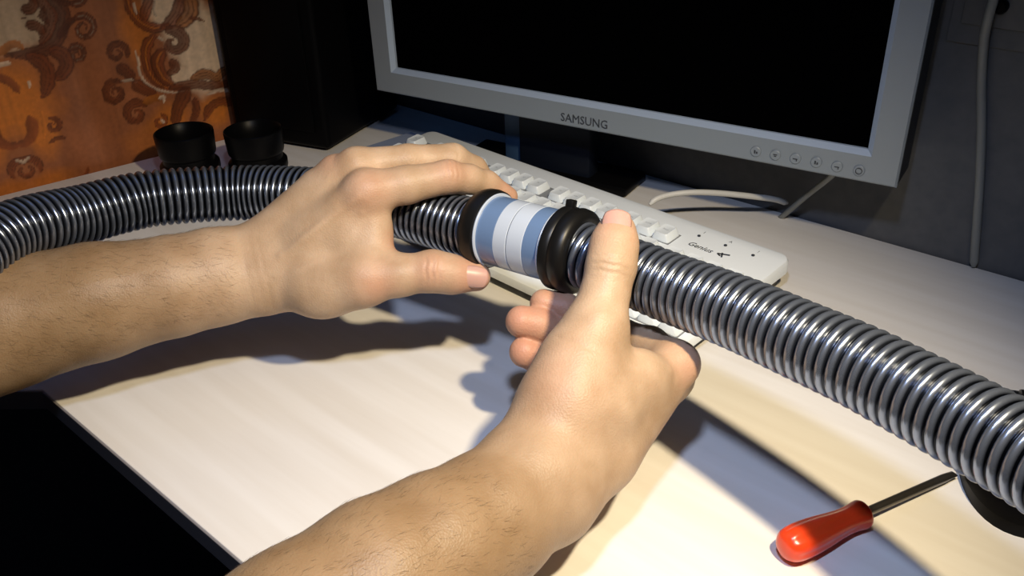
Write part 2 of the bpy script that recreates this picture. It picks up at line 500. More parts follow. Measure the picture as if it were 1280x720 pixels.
# main scroll on the right
stroke([(158, -4), (164, 12), (174, 26), (186, 34), (200, 36), (212, 32)], 6, 6, rust * 0.9, hl=orange)
stroke([(168, 4), (172, 18)], 2.2, 2, bright * 0.9, outline=False)
stroke([(190, 2), (184, 14), (182, 26)], 7, 6, rust)
stroke([(196, 2), (194, 14), (198, 22)], 2, 2, bright * 0.8, outline=False)
stroke([(226, -4), (222, 14), (214, 28), (204, 36)], 7, 6, rust * 0.8)
stroke([(236, -2), (238, 12), (232, 24), (222, 32)], 10, 7, orange * 0.75)
stroke([(236, 22), (246, 23), (254, 26)], 3, 1.5, rust * 0.7)
stroke(spiral(218, 54, 16, 4.2, 1.1), 8, 4, rust * 0.55)
stroke([(200, 48), (206, 52)], 2.4, 2, bright * 0.7, outline=False)
stroke([(196, 44), (184, 60), (184, 80), (194, 100), (212, 112)], 7, 5, rust * 0.9, hl=orange * 0.9)
stroke([(206, 64), (198, 80), (206, 98), (220, 108)], 9, 6, rust * 0.75, hl=orange * 0.9)
stroke([(216, 78), (222, 86), (212, 94)], 6, 4, rust * 0.6)
stroke([(169, 64), (173, 76), (174, 86), (178, 98), (188, 108), (202, 114), (218, 117), (232, 115)], 2.2, 1.6, bright * 0.85, umber, outline=False)
stroke(spiral(146, 66, 14, 0.4, -1.35), 5, 2.5, rust * 0.5)
stroke([(150, 84), (160, 92), (166, 100)], 7, 5, rust * 0.5)
stroke(spiral(144, 116, 15, 5.2, -1.4), 5.5, 3, rust * 0.5)
stroke([(152, 101), (164, 100), (172, 104)], 2, 1.8, bright * 0.6, outline=False)
stroke([(168, 104), (180, 112), (196, 118)], 8, 5, rust * 0.7)
stroke(spiral(170, 142, 15, 5.6, -1.3), 6, 3, rust * 0.65)
stroke([(180, 128), (192, 124), (204, 122)], 6, 5, orange * 0.7, outline=False)
stroke(spiral(200, 152, 9, 5.0, 1.2), 4, 2, rust * 0.9)
stroke([(199, 124), (206, 122), (206, 130)], 2.6, 2.2, bright, outline=False)
stroke([(202, 150), (206, 154)], 2.0, 1.8, bright, outline=False)
stroke([(214, 112), (240, 106), (262, 106), (296, 104)], 6, 5, rust * 0.55)
stroke([(240, 98), (256, 92), (270, 96), (280, 88), (296, 84)], 7, 5, orange * 0.62)
stroke([(236, 112), (228, 128), (222, 146), (222, 160)], 9, 6, rust * 0.55)
stroke([(296, 114), (274, 112), (258, 118)], 3, 2.4, bright * 0.8, outline=False)
stroke([(296, 128), (276, 126), (262, 134), (256, 150)], 6, 5, rust * 0.75)
stroke([(244, 124), (246, 140), (240, 156)], 5, 4, rust * 0.6)
colr *= ((0.90 + 0.20 * n3) * (0.90 + 0.20 * vnoise(UU, ZZ * 0.08, 260, 9)))[..., None]  # second factor paints faint vertical satin highlight streaks
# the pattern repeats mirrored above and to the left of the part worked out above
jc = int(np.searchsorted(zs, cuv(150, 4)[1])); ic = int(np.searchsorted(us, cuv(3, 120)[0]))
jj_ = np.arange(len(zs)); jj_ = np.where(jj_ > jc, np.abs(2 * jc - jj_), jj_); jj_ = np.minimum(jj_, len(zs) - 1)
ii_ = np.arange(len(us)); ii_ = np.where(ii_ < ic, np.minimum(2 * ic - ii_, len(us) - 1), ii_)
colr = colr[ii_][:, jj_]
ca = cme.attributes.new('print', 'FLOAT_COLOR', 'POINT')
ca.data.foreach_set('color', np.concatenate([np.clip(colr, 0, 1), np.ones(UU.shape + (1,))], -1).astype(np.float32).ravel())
cur = meshobj('curtain', cme, M['curtain'], None, True, 0)
tag(cur, 'orange and brown satin curtain with printed baroque leaf scrolls', 'curtain')
sm = cur.modifiers.new('thickness', 'SOLIDIFY'); sm.thickness = 0.0006

# ------------------------------------------------------------------ speaker box
sc0 = atz(412, 193, 0.0)
spk = tag(empty('speaker_cabinet', tuple(sc0), (0, 0, math.radians(-25.3))), 'tall black box-shaped speaker between the curtain and the monitor', 'speaker')
SW, SD, SH = 0.135, 0.158, 0.46
bm = bmesh.new(); box(bm, (-SW / 2, SD / 2, SH / 2 + 0.004), (SW, SD, SH), 0.007, 4)
obj('cabinet', bm, M['black_gloss'], spk)
for sx, sy in ((-0.02, 0.02), (-SW + 0.02, 0.02), (-0.02, SD - 0.02), (-SW + 0.02, SD - 0.02)):
    bm = bmesh.new(); lathe(bm, [(0.009, 0.0), (0.009, 0.0045)], 16)
    bmesh.ops.translate(bm, vec=(sx, sy, 0), verts=bm.verts); obj('foot', bm, M['rubber'], spk)
bm = bmesh.new(); box(bm, (-SW / 2, -0.001, SH / 2 + 0.004), (SW - 0.03, 0.004, SH - 0.04), 0.0015, 2)
obj('grille', bm, M['black_gloss'], spk)

# ------------------------------------------------------------------ two black hose cuffs
def cuff(px, py, label, rz):
    c = atz(px, py, 0); k_ = 0.88
    t = tag(empty('hose_cuff', tuple(c), (0, 0, rz)), label, 'hose fitting', 'black hose cuffs standing on the desk')
    bm = bmesh.new()
    lathe(bm, [(r_ * k_, z_ * k_) for r_, z_ in ((0.0265, 0.0), (0.0318, 0.0), (0.0322, 0.002), (0.0322, 0.016), (0.0345, 0.018), (0.0350, 0.020), (0.0350, 0.027), (0.0335, 0.029),
               (0.0305, 0.031), (0.0302, 0.037), (0.0325, 0.039), (0.0333, 0.042), (0.0345, 0.064), (0.0342, 0.0665), (0.0330, 0.0672), (0.0315, 0.066),
               (0.0300, 0.050), (0.0270, 0.030))], 56, True)
    obj('body', bm, M['black'], t, angle=50)
    for k in range(3):
        bm = bmesh.new(); a = 2 * math.pi * k / 3
        box(bm, (0.0286 * math.cos(a), 0.0286 * math.sin(a), 0.0083), (0.0026, 0.006, 0.0115), 0.0008, 2, Matrix.Rotation(a, 4, 'Z'))
        obj('rib', bm, M['black'], t)
cuff(243, 229, 'black plastic hose cuff standing upright in front of the curtain', 0.3)
cuff(327, 226, 'black plastic hose cuff standing upright against the tall black speaker', -0.6)

# ------------------------------------------------------------------ monitor
KM = 0.53 / 0.41
mp = CAM + (np.array([-0.1074, 0.7335, 0.1531]) - CAM) * KM
MYAW, MTILT, MW, MH = -0.5693, 0.0179, 0.53, 0.345
mon = empty('monitor', tuple(mp), (MTILT, 0, MYAW))
tag(mon, 'silver framed flat monitor with a dark switched off screen', 'monitor')
BZ, BV = 0.0225, 0.0045
def ringmesh(bm, loops):
    L = []
    for (x0, z0, x1, z1, y) in loops:
        L.append([bm.verts.new(c) for c in ((x0, y, z0), (x1, y, z0), (x1, y, z1), (x0, y, z1))])
    for a, b_ in zip(L, L[1:]):
        for k in range(4):
            bm.faces.new((a[k], a[(k + 1) % 4], b_[(k + 1) % 4], b_[k]))
bm = bmesh.new()
e = 0.0015
ringmesh(bm, [(0.002, 0.002, MW - 0.002, MH - 0.002, 0.006), (0, 0, MW, MH, 0.0055), (0, 0, MW, MH, e), (e, e, MW - e, MH - e, 0), (BZ, BZ, MW - BZ, MH - BZ, 0)])
obj('bezel', bm, M['silver'], mon, smooth=False)
bm = bmesh.new()
ringmesh(bm, [(BZ, BZ, MW - BZ, MH - BZ, 0.0), (BZ + BV, BZ + BV, MW - BZ - BV, MH - BZ - BV, 0.004), (BZ + BV, BZ + BV, MW - BZ - BV, MH - BZ - BV, 0.008)])
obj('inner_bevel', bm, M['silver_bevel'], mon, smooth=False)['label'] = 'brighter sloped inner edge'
bm = bmesh.new(); box(bm, (MW / 2, 0.0085, MH / 2), (MW - 2 * BZ, 0.004, MH - 2 * BZ)); obj('screen', bm, M['screen'], mon, smooth=False)
bm = bmesh.new(); ringmesh(bm, [(0.0003, 0.0003, MW - 0.0003, MH - 0.0003, 0.005), (0.0003, 0.0003, MW - 0.0003, MH - 0.0003, 0.046), (0.004, 0.004, MW - 0.004, MH - 0.004, 0.050)]); box(bm, (MW / 2, 0.0305, MH / 2), (MW - 0.0020, 0.036, MH - 0.0020), 0.003, 2); box(bm, (MW / 2, 0.048, MH / 2), (MW * 0.6, 0.02, MH * 0.6), 0.006, 3)
obj('back_cover', bm, M['black'], mon)
mz = mp[2]
bm = bmesh.new(); box(bm, (MW * 0.355, 0.06, -mz / 2 + 0.055), (0.085, 0.022, mz + 0.10), 0.004, 2); obj('stand_neck', bm, M['navy'], mon)
bm = bmesh.new(); box(bm, (MW * 0.255, 0.062, -mz / 2 + 0.055), (0.022, 0.014, mz + 0.10), 0.003, 2); o = obj('stand_strip', bm, M['blue_strip'], mon); o['label'] = 'blue strip of the stand'
bm = bmesh.new(); box(bm, (MW * 0.33, 0.068, -mz + 0.006), (0.20, 0.05, 0.010), 0.003, 2); obj('stand_base', bm, M['black'], mon)
mrot = np.array(Matrix.Rotation(MYAW, 3, 'Z') @ Matrix.Rotation(MTILT, 3, 'X'))
mn_ = mrot @ np.array([0, 1.0, 0])
def mon_uv(px, py):
    q = mrot.T @ (onplane(px, py, mp, mn_) - mp)
    return q[0], q[2]
TEXT_MESH = {}
def text(name, s, size, loc, rot, mat, parent, extr=0.0002, align='CENTER', shear=0.0, width=None):
    k = (s, size, align, shear, mat.name)
    if k not in TEXT_MESH:
        cu = bpy.data.curves.new(name, 'FONT')
        cu.body, cu.size, cu.extrude, cu.shear, cu.resolution_u = s, size, extr, shear, 2
        cu.align_x, cu.align_y = align, 'CENTER'
        t_ = bpy.data.objects.new(name, cu)
        COL.objects.link(t_)
        dg = bpy.context.evaluated_depsgraph_get(); dg.update()
        me = bpy.data.meshes.new_from_object(t_.evaluated_get(dg))
        bpy.data.objects.remove(t_); bpy.data.curves.remove(cu)
        me.name = name; me.materials.clear(); me.materials.append(mat)
        if width:
            xs = [v.co.x for v in me.vertices]; f = width / (max(xs) - min(xs))
            for v in me.vertices: v.co.x *= f
        TEXT_MESH[k] = me
    o = bpy.data.objects.new(name, TEXT_MESH[k])
    o.location, o.rotation_euler = loc, rot
    return link(o, parent)
ta, tb, tc_ = mon_uv(701, 146), mon_uv(759, 157), mon_uv(730, 151.5)
text('lettering', 'SAMSUNG', 0.0115, (tc_[0], -0.0002, tc_[1]), (math.pi / 2, 0, 0), M['ink'], mon, width=abs(tb[0] - ta[0]))
for k, (bx, by) in enumerate(((945, 189), (969.5, 193.5), (994.5, 198), (1020.5, 202.5), (1046.5, 208), (1074, 213))):
    u, v = mon_uv(bx, by)
    bm = bmesh.new()
    lathe(bm, [(0.0046, 0.0), (0.0046, 0.0012), (0.0040, 0.0018)], 24)
    bmesh.ops.transform(bm, matrix=Matrix.Translation((u, 0.0004, v)) @ Matrix.Rotation(math.pi / 2, 4, 'X'), verts=bm.verts)
    b_ = obj('button', bm, M['silver'], mon)
    bm = bmesh.new()
    if k == 5:      # power ring
        lathe(bm, [(0.0022, 0), (0.0028, 0), (0.0028, 0.0003), (0.0022, 0.0003)], 20, True)
    elif k in (0, 3):
        box(bm, (-0.0006, 0, 0), (0.0012, 0.003, 0.0003)); box(bm, (0.0012, -0.0006, 0), (0.0012, 0.0018, 0.0003))
    elif k == 1:
        box(bm, (0, 0.0007, 0), (0.0034, 0.0006, 0.0003)); box(bm, (0, -0.0007, 0), (0.0022, 0.0006, 0.0003))
    else:
        box(bm, (0, 0, 0), (0.0038, 0.0007, 0.0003)); box(bm, (0.0012, -0.0009, 0), (0.0007, 0.0018, 0.0003))
    bmesh.ops.transform(bm, matrix=Matrix.Translation((u, -0.0016, v)) @ Matrix.Rotation(math.pi / 2, 4, 'X'), verts=bm.verts)
    obj('button_symbol', bm, M['ink'], b_, smooth=False)

# ------------------------------------------------------------------ keyboard
KX, KY, KTH, KW, KD = -0.2027, 0.8584, -0.7892, 0.45, 0.165
kb = tag(empty('keyboard', (KX, KY, 0), (0, 0, KTH)), 'white computer keyboard lying under the monitor behind the hose', 'keyboard')
ZF, ZB = 0.016, 0.030                 # top surface height front / back
def ktop(v): return ZF + (ZB - ZF) * v / KD
def rounded(x0, y0, x1, y1, r, n=6):
    out = []
    for cx, cy, a in ((x1 - r, y0 + r, -90), (x1 - r, y1 - r, 0), (x0 + r, y1 - r, 90), (x0 + r, y0 + r, 180)):
        for k in range(n + 1):
            t = math.radians(a + 90 * k / n); out.append((cx + r * math.cos(t), cy + r * math.sin(t)))
    return out
def sloped(bm, outline, z0, z1f, loops):
    rings = []
    for inset, dz, base in loops:
        c = [(KW / 2 + (x - KW / 2) * (1 - inset / (KW / 2)), KD / 2 + (y - KD / 2) * (1 - inset / (KD / 2))) for x, y in outline]
        rings.append([bm.verts.new((x, y, (z0(y) if base else z1f(y)) + dz)) for x, y in c])
    for a, b_ in zip(rings, rings[1:]):
        n = len(a)
        for k in range(n): bm.faces.new((a[k], a[(k + 1) % n], b_[(k + 1) % n], b_[k]))
    bm.faces.new(rings[0]); bm.faces.new(rings[-1])
zlow = lambda y: 0.0075 + 0.009 * y / KD
bm = bmesh.new()
sloped(bm, rounded(0, 0, KW, KD, 0.010), zlow, ktop, [(0.001, 0, True), (0.0, 0.001, True), (0.0, -0.0035, False), (0.0012, -0.001, False), (0.0035, 0, False)])
obj('top_shell', bm, M['white_plastic'], kb, angle=35)
bm = bmesh.new()
sloped(bm, rounded(0, 0, KW, KD, 0.010), lambda y: 0.0025 + 0.0 * y, zlow, [(0.012, 0, True), (0.006, 0.003, True), (0.004, 0.0005, False)])
obj('base', bm, M['black'], kb, angle=35)['label'] = 'dark underside'
for fx in (0.03, KW - 0.03):
    bm = bmesh.new(); box(bm, (fx, KD - 0.02, 0.0075), (0.03, 0.012, 0.015), 0.001, 1); obj('foot', bm, M['black'], kb, smooth=False)
for fx in (0.03, KW - 0.03):
    bm = bmesh.new(); box(bm, (fx, 0.018, 0.002), (0.03, 0.010, 0.004), 0.0008, 1); obj('foot', bm, M['black'], kb, smooth=False)
U0, PITCH = 0.008, 0.019
def keymesh(w, d=1.0):
    bm = bmesh.new()
    wx, dy = w * PITCH, d * PITCH
    prof = [(0.0007, 0.0007, -0.0015), (0.0009, 0.0009, 0.0012), (0.0032, 0.0018, 0.0072), (0.0035, 0.0022, 0.0076), (0.0050, 0.0045, 0.0071)]
    rings = []
    for ix, iy, z in prof:
        r = 0.0018
        pts = []
        x0, x1, y0, y1 = ix, wx - ix, iy, dy - iy * 0.6
        for cx, cy, a in ((x1 - r, y0 + r, -90), (x1 - r, y1 - r, 0), (x0 + r, y1 - r, 90), (x0 + r, y0 + r, 180)):
            for k in range(3):
                t = math.radians(a + 45 * k); pts.append((cx + r * math.cos(t), cy + r * math.sin(t)))
        rings.append([bm.verts.new((x, y, z)) for x, y in pts])
    for a, b_ in zip(rings, rings[1:]):
        n = len(a)
        for k in range(n): bm.faces.new((a[k], a[(k + 1) % n], b_[(k + 1) % n], b_[k]))
    bm.faces.new(rings[-1])
    me = bpy.data.meshes.new('key'); bmesh.ops.recalc_face_normals(bm, faces=bm.faces); bm.to_mesh(me); bm.free()
    me.materials.append(M['key']); me.shade_smooth(); me.set_sharp_from_angle(angle=math.radians(38))
    return me
KM_ = {}
SLOPE = math.atan((ZB - ZF) / KD)
def key(u, row, w=1.0, d=1.0, leg=None):
    v = [0.016, 0.035, 0.054, 0.073, 0.092, 0.1185][row]
    if (w, d) not in KM_: KM_[(w, d)] = keymesh(w, d)
    o = link(bpy.data.objects.new('key', KM_[(w, d)]), kb)
    o.location = (u, v, ktop(v)); o.rotation_euler = (SLOPE, 0, 0)
    if leg:
        big = len(leg) == 1
        text('legend', leg, 0.0048 if big else 0.0026, (0.0052 if big else w * PITCH / 2, d * PITCH * (0.62 if big else 0.55), 0.0070), (0, 0, 0), M['grey_ink'], o, 0.0001)
def rowkeys(u, row, items):
    for it in items:
        w, leg = it if isinstance(it, tuple) else (1.0, it)
        if leg != '_': key(u, row, w, 1.0, leg)
        u += w * PITCH
P_ = PITCH
def gap_shade(u0, u1, v0, v1):  # thin dark plate under the keys, standing in for gap shadow
    bm = bmesh.new()
    box(bm, ((u0 + u1) / 2, 0, -0.0004), (u1 - u0, v1 - v0, 0.0014), 0.0004, 1)
    vm = (v0 + v1) / 2
    bmesh.ops.transform(bm, matrix=Matrix.Translation((0, vm, ktop(vm))) @ Matrix.Rotation(SLOPE, 4, 'X'), verts=bm.verts)
    obj('key_well', bm, M['well'], kb, smooth=False)
rowkeys(U0, 5, ['Esc', '_', 'F1', 'F2', 'F3', 'F4', (0.5, '_'), 'F5', 'F6', 'F7', 'F8', (0.5, '_'), 'F9', 'F10', 'F11', 'F12'])
rowkeys(U0, 4, ['~', '1', '2', '3', '4', '5', '6', '7', '8', '9', '0', '-', '=', (2, 'Backspace')])
rowkeys(U0, 3, [(1.5, 'Tab'), 'Q', 'W', 'E', 'R', 'T', 'Y', 'U', 'I', 'O', 'P', '[', ']', (1.5, '|')])
rowkeys(U0, 2, [(1.75, 'Caps'), 'A', 'S', 'D', 'F', 'G', 'H', 'J', 'K', 'L', ';', "'", (2.25, 'Enter')])
rowkeys(U0, 1, [(2.25, 'Shift'), 'Z', 'X', 'C', 'V', 'B', 'N', 'M', ',', '.', '/', (2.75, 'Shift')])
rowkeys(U0, 0, [(1.25, 'Ctrl'), (1.25, 'Win'), (1.25, 'Alt'), (6.25, None), (1.25, 'Alt'), (1.25, 'Win'), (1.25, 'Menu'), (1.25, 'Ctrl')])
un = U0 + 15 * P_ + 0.008
rowkeys(un, 5, ['Print', 'Scroll', 'Pause']); rowkeys(un, 4, ['Ins', 'Home', 'PgUp']); rowkeys(un, 3, ['Del', 'End', 'PgDn'])
rowkeys(un, 1, ['_', '^']); rowkeys(un, 0, ['<', 'v', '>'])
uq = un + 3 * P_ + 0.007
rowkeys(uq, 4, ['Num', '/', '*', '-']); rowkeys(uq, 3, ['7', '8', '9']); rowkeys(uq, 2, ['4', '5', '6']); rowkeys(uq, 1, ['1', '2', '3']); rowkeys(uq, 0, [(2, '0'), '.'])
for u0, u1 in ((U0, U0 + 15 * P_), (un, un + 3 * P_), (uq, uq + 4 * P_)):
    gap_shade(u0 - 0.0005, u1 + 0.0005, 0.0155, 0.1115)
    if u0 != uq: gap_shade(u0 - 0.0005, u1 + 0.0005, 0.1180, 0.1380)
key(uq + 3 * P_, 2, 1.0, 2.0, '+'); key(uq + 3 * P_, 0, 1.0, 2.0, 'Ent')
for k in range(3):
    x = uq + 0.006 + 0.0265 * k; y = 0.1485
    bm = bmesh.new(); lathe(bm, [(0.0014, 0), (0.0014, 0.0008), (0.0008, 0.0011)], 14)
    bmesh.ops.translate(bm, vec=(x, y - 0.003, ktop(y) - 0.0001), verts=bm.verts); obj('indicator_light', bm, M['ink'], kb)
    text('indicator_mark', '1A!'[k], 0.0045, (x + 0.0005, y + 0.0045, ktop(y + 0.0045) + 0.0002), (SLOPE, 0, 0), M['grey_ink'], kb, 0.0001)
text('lettering', 'Genius', 0.0085, (uq + 0.017, 0.1310, ktop(0.131) + 0.0002), (SLOPE, 0, 0), M['ink'], kb, 0.0001, shear=0.3)
bm = bmesh.new()
for x0, y0, x1, y1, w in ((0.0, 0.0, 0.010, 0.0035, 0.0016), (0.003, 0.003, 0.006, -0.003, 0.0014), (0.0, 0.0, 0.004, -0.002, 0.0012)):
    a = math.atan2(y1 - y0, x1 - x0); box(bm, ((x0 + x1) / 2, (y0 + y1) / 2, 0), (math.hypot(x1 - x0, y1 - y0), w, 0.0003), 0, 1, Matrix.Rotation(a, 4, 'Z'))
bmesh.ops.transform(bm, matrix=Matrix.Translation((uq + 0.034, 0.1312, ktop(0.131) + 0.0003)) @ Matrix.Rotation(SLOPE, 4, 'X'), verts=bm.verts)
obj('emblem', bm, M['ink'], kb, smooth=False)
def near_wall(px, py, gap):
    return onplane(px, py, WN * (W_OFF - gap), WN)
kc = [near_wall(812, 256, 0.118), near_wall(820, 249, 0.112), near_wall(838, 243.5, 0.10), near_wall(866, 240.5, 0.085), near_wall(900, 241.5, 0.065), near_wall(945, 246, 0.04), near_wall(970, 249.5, 0.02), near_wall(984, 254, 0.006)]
tag(tube_obj('keyboard_cable', kc, 0.0028, M['cable_white'], None, 10), 'white cable arching from the back edge of the keyboard towards the wall', 'cable')

# notebook beside the keyboard's left end
n1_, n2_ = atz(430, 192, 0.006), atz(514, 165, 0.006)
dn = (n1_ - n2_) / np.linalg.norm(n1_ - n2_); dp = np.array([-dn[1], dn[0], 0])
if dp @ np.array([0, 1, 0]) > 0: dp = -dp
nb = tag(empty('notebook', tuple((n1_ + n2_) / 2 * np.array([1, 1, 0])), (0, 0, 0)), 'thin blue-grey notebook at the left end of the keyboard', 'notebook')
o0 = (n1_ + n2_) / 2
for nm, z0, z1, mt, ins in (('cover', 0.0, 0.0012, M['notebook'], 0), ('pages', 0.0012, 0.0046, M['white_plastic'], 0.001), ('cover', 0.0046, 0.006, M['notebook'], 0)):
    bm = bmesh.new()
    pts = [n2_ + dn * ins + dp * ins, n1_ - dn * ins + dp * ins, n1_ - dn * ins + dp * (0.045 - ins), n2_ + dn * ins + dp * (0.045 - ins)]
    prism(bm, [(p - o0)[:2] for p in pts], z0, z1)
    obj(nm, bm, mt, nb, smooth=False)

# ------------------------------------------------------------------ wall fixtures and cables
def on_wall(px, py, out=0.0):
    return onplane(px, py, WN * (W_OFF - out), WN)
def wall_box(name, p0, p1, th, mat, parent, org, bev=0.001):
    """p0, p1 opposite corners on the wall plane"""
    a = (p0 - org) @ WD, p0[2] - org[2]; b_ = (p1 - org) @ WD, p1[2] - org[2]
    bm = bmesh.new()
    box(bm, ((a[0] + b_[0]) / 2, -th / 2, (a[1] + b_[1]) / 2), (abs(b_[0] - a[0]), th, abs(b_[1] - a[1])), bev, 2)
    return obj(name, bm, mat, parent, smooth=False)
w0 = on_wall(1250, 50)
tr = wall_box('cable_duct', on_wall(1183, 50), on_wall(1183, 50) + WD * 0.4 + np.array([0, 0, 0.055]), 0.003, M['wall'], None, np.zeros(3))
tr.rotation_euler = (0, 0, WALL_ANG); tr.location = tuple(WN * W_OFF)
# placed relative to the wall plane: local x runs along the wall
for v in tr.data.vertices: pass
tag(tr, 'grey horizontal cable duct along the wall at upper right', 'cable duct')
sk0 = on_wall(1203, 27)
sk = tag(empty('wall_socket', tuple(sk0 - WN * 0.003), (0, 0, WALL_ANG)), 'grey wall socket plate above the hanging cable at upper right', 'wall socket')
bm = bmesh.new(); box(bm, (0.055, -0.0015, 0.045), (0.11, 0.003, 0.09), 0.001, 2); obj('plate', bm, M['wall'], sk)
kn = on_wall(1250, 9, 0.010)
ku, kv = (kn - (sk0 - WN * 0.003)) @ WD, kn[2] - sk0[2]
bm = bmesh.new(); lathe(bm, [(0.0055, 0), (0.0055, 0.004), (0.004, 0.006)], 20)
bmesh.ops.transform(bm, matrix=Matrix.Translation((ku, -0.003, kv)) @ Matrix.Rotation(math.pi / 2, 4, 'X'), verts=bm.verts)
obj('plug', bm, M['black'], sk)['label'] = 'black round plug'
wcab = [on_wall(1247, -40, 0.022), on_wall(1243, -5, 0.022), on_wall(1236, 20, 0.022), on_wall(1230, 50, 0.014), on_wall(1227, 100, 0.006), on_wall(1227, 160, 0.005), on_wall(1225, 220, 0.005), on_wall(1221, 280, 0.005), on_wall(1217, 333, 0.0045)]
tag(tube_obj('wall_cable', wcab, 0.0036, M['cable_grey'], None, 10), 'grey cable hanging down the wall to the desk', 'cable')
mc = [near_wall(1046, 212, 0.06), near_wall(1037, 222, 0.05), near_wall(1008, 245, 0.03), near_wall(976, 272, 0.012), near_wall(962, 281, 0.006)]
tag(tube_obj('monitor_cable', mc, 0.0026, M['cable_grey'], None, 8), 'thin grey cable slanting down under the monitor along the wall', 'cable')

# ------------------------------------------------------------------ screwdriver
h0, h1, tip = atz(985, 683, 0.011), atz(1081, 641, 0.0095), atz(1193, 592, 0.004)
ax = (tip - h0); Ls = np.linalg.norm(ax); ax = ax / Ls
hl = (h1 - h0) @ ax
sd = empty('screwdriver', tuple(h0))
zq = Vector(ax).to_track_quat('Z', 'Y'); sd.rotation_euler = zq.to_euler()
tag(sd, 'small screwdriver with a red handle lying on the desk', 'screwdriver')
seg = 48; a = np.linspace(0, 2 * np.pi, seg, endpoint=False)
prof = [(-0.0041, 0.00005, 0), (-0.004, 0.002, 0), (-0.0032, 0.0062, 0.1), (-0.001, 0.0088, 0.4), (0.004, 0.0102, 1), (0.012, 0.0104, 1), (0.025, 0.0094, 1), (hl * 0.62, 0.0080, 1), (hl * 0.76, 0.0074, 0.8), (hl * 0.86, 0.0078, 0.3), (hl * 0.95, 0.0086, 0.2), (hl - 0.001, 0.0086, 0.1), (hl, 0.0080, 0), (hl + 0.0005, 0.002, 0)]
P3 = np.array([[0, 0, p[0]] for p in prof])
V = []
for z, r, fl in prof:
    rr = r * (1 - 0.09 * fl * np.clip(np.cos(a * 6), 0, 1) ** 1.5)
    V.append(np.stack([rr * np.cos(a), rr * np.sin(a), np.full(seg, z)], 1))
V = np.concatenate(V); n = len(prof)
i = np.arange(n - 1)[:, None]; j = np.arange(seg)[None, :]
q = np.stack([i * seg + j, i * seg + (j + 1) % seg, (i + 1) * seg + (j + 1) % seg, (i + 1) * seg + j], -1).reshape(-1, 4)
hme = np_mesh('handle', V, q)
ho = meshobj('handle', hme, M['red'], sd, True, 0)
ss = ho.modifiers.new('smooth', 'SUBSURF'); ss.levels = ss.render_levels = 1
bm = bmesh.new()
lathe(bm, [(0.0027, hl - 0.004), (0.0027, Ls - 0.010), (0.0024, Ls - 0.006), (0.0019, Ls)], 20)
for v in bm.verts:
    if v.co.z > Ls - 0.004: v.co.x *= 1.3; v.co.y *= 0.35
obj('shaft', bm, M['steel'], sd)['label'] = 'dark steel shaft'

# ------------------------------------------------------------------ mouse
ms = tag(empty('computer_mouse', (0.309, 0.425, 0.0), (0, 0, math.atan2(0.94, 0.35) - math.pi / 2)), 'black rounded computer mouse half hidden under the hose at right', 'mouse')
def mouse_shell(z0, z1, ins, name, mat, part=None):
    bm = bmesh.new()
    nu_, nv_ = 40, 14
    rings = []
    for jv in range(nv_ + 1):
        t = jv / nv_
        ring = []
        for k in range(nu_):
            an = 2 * math.pi * k / nu_
            ex = math.copysign(abs(math.cos(an)) ** 0.8, math.cos(an)); ey = math.copysign(abs(math.sin(an)) ** 0.8, math.sin(an))
            rr = math.cos(t * math.pi / 2) ** 0.45 if t < 1 else 0.0
            x = (0.036 - ins) * ex * rr; y = (0.062 - ins) * ey * rr
            hgt = z0 + (z1 - z0) * math.sin(t * math.pi / 2) * (1 - 0.18 * (y / 0.058) - 0.12 * (y / 0.058) ** 2)
            ring.append(bm.verts.new((x, y, hgt)))
        rings.append(ring)
    for a_, b_ in zip(rings, rings[1:]):
        for k in range(nu_):
            bm.faces.new((a_[k], a_[(k + 1) % nu_], b_[(k + 1) % nu_], b_[k]))
    bmesh.ops.remove_doubles(bm, verts=bm.verts, dist=1e-5)
    return obj(name, bm, mat, ms, True, 60)
mouse_shell(0.010, 0.037, 0.0, 'shell', M['black_gloss'])
bm = bmesh.new(); prism(bm, [(0.0345 * math.copysign(abs(math.cos(t)) ** 0.8, math.cos(t)), 0.060 * math.copysign(abs(math.sin(t)) ** 0.8, math.sin(t))) for t in np.linspace(0, 2 * np.pi, 40, endpoint=False)], 0.0, 0.0105)
obj('base', bm, M['black'], ms)
bm = bmesh.new(); lathe(bm, [(0.004, -0.003), (0.009, -0.0025), (0.0095, 0), (0.009, 0.0025), (0.004, 0.003)], 24)
bmesh.ops.transform(bm, matrix=Matrix.Translation((0, 0.034, 0.027)) @ Matrix.Rotation(math.pi / 2, 4, 'Y'), verts=bm.verts); obj('scroll_wheel', bm, M['rubber'], ms)

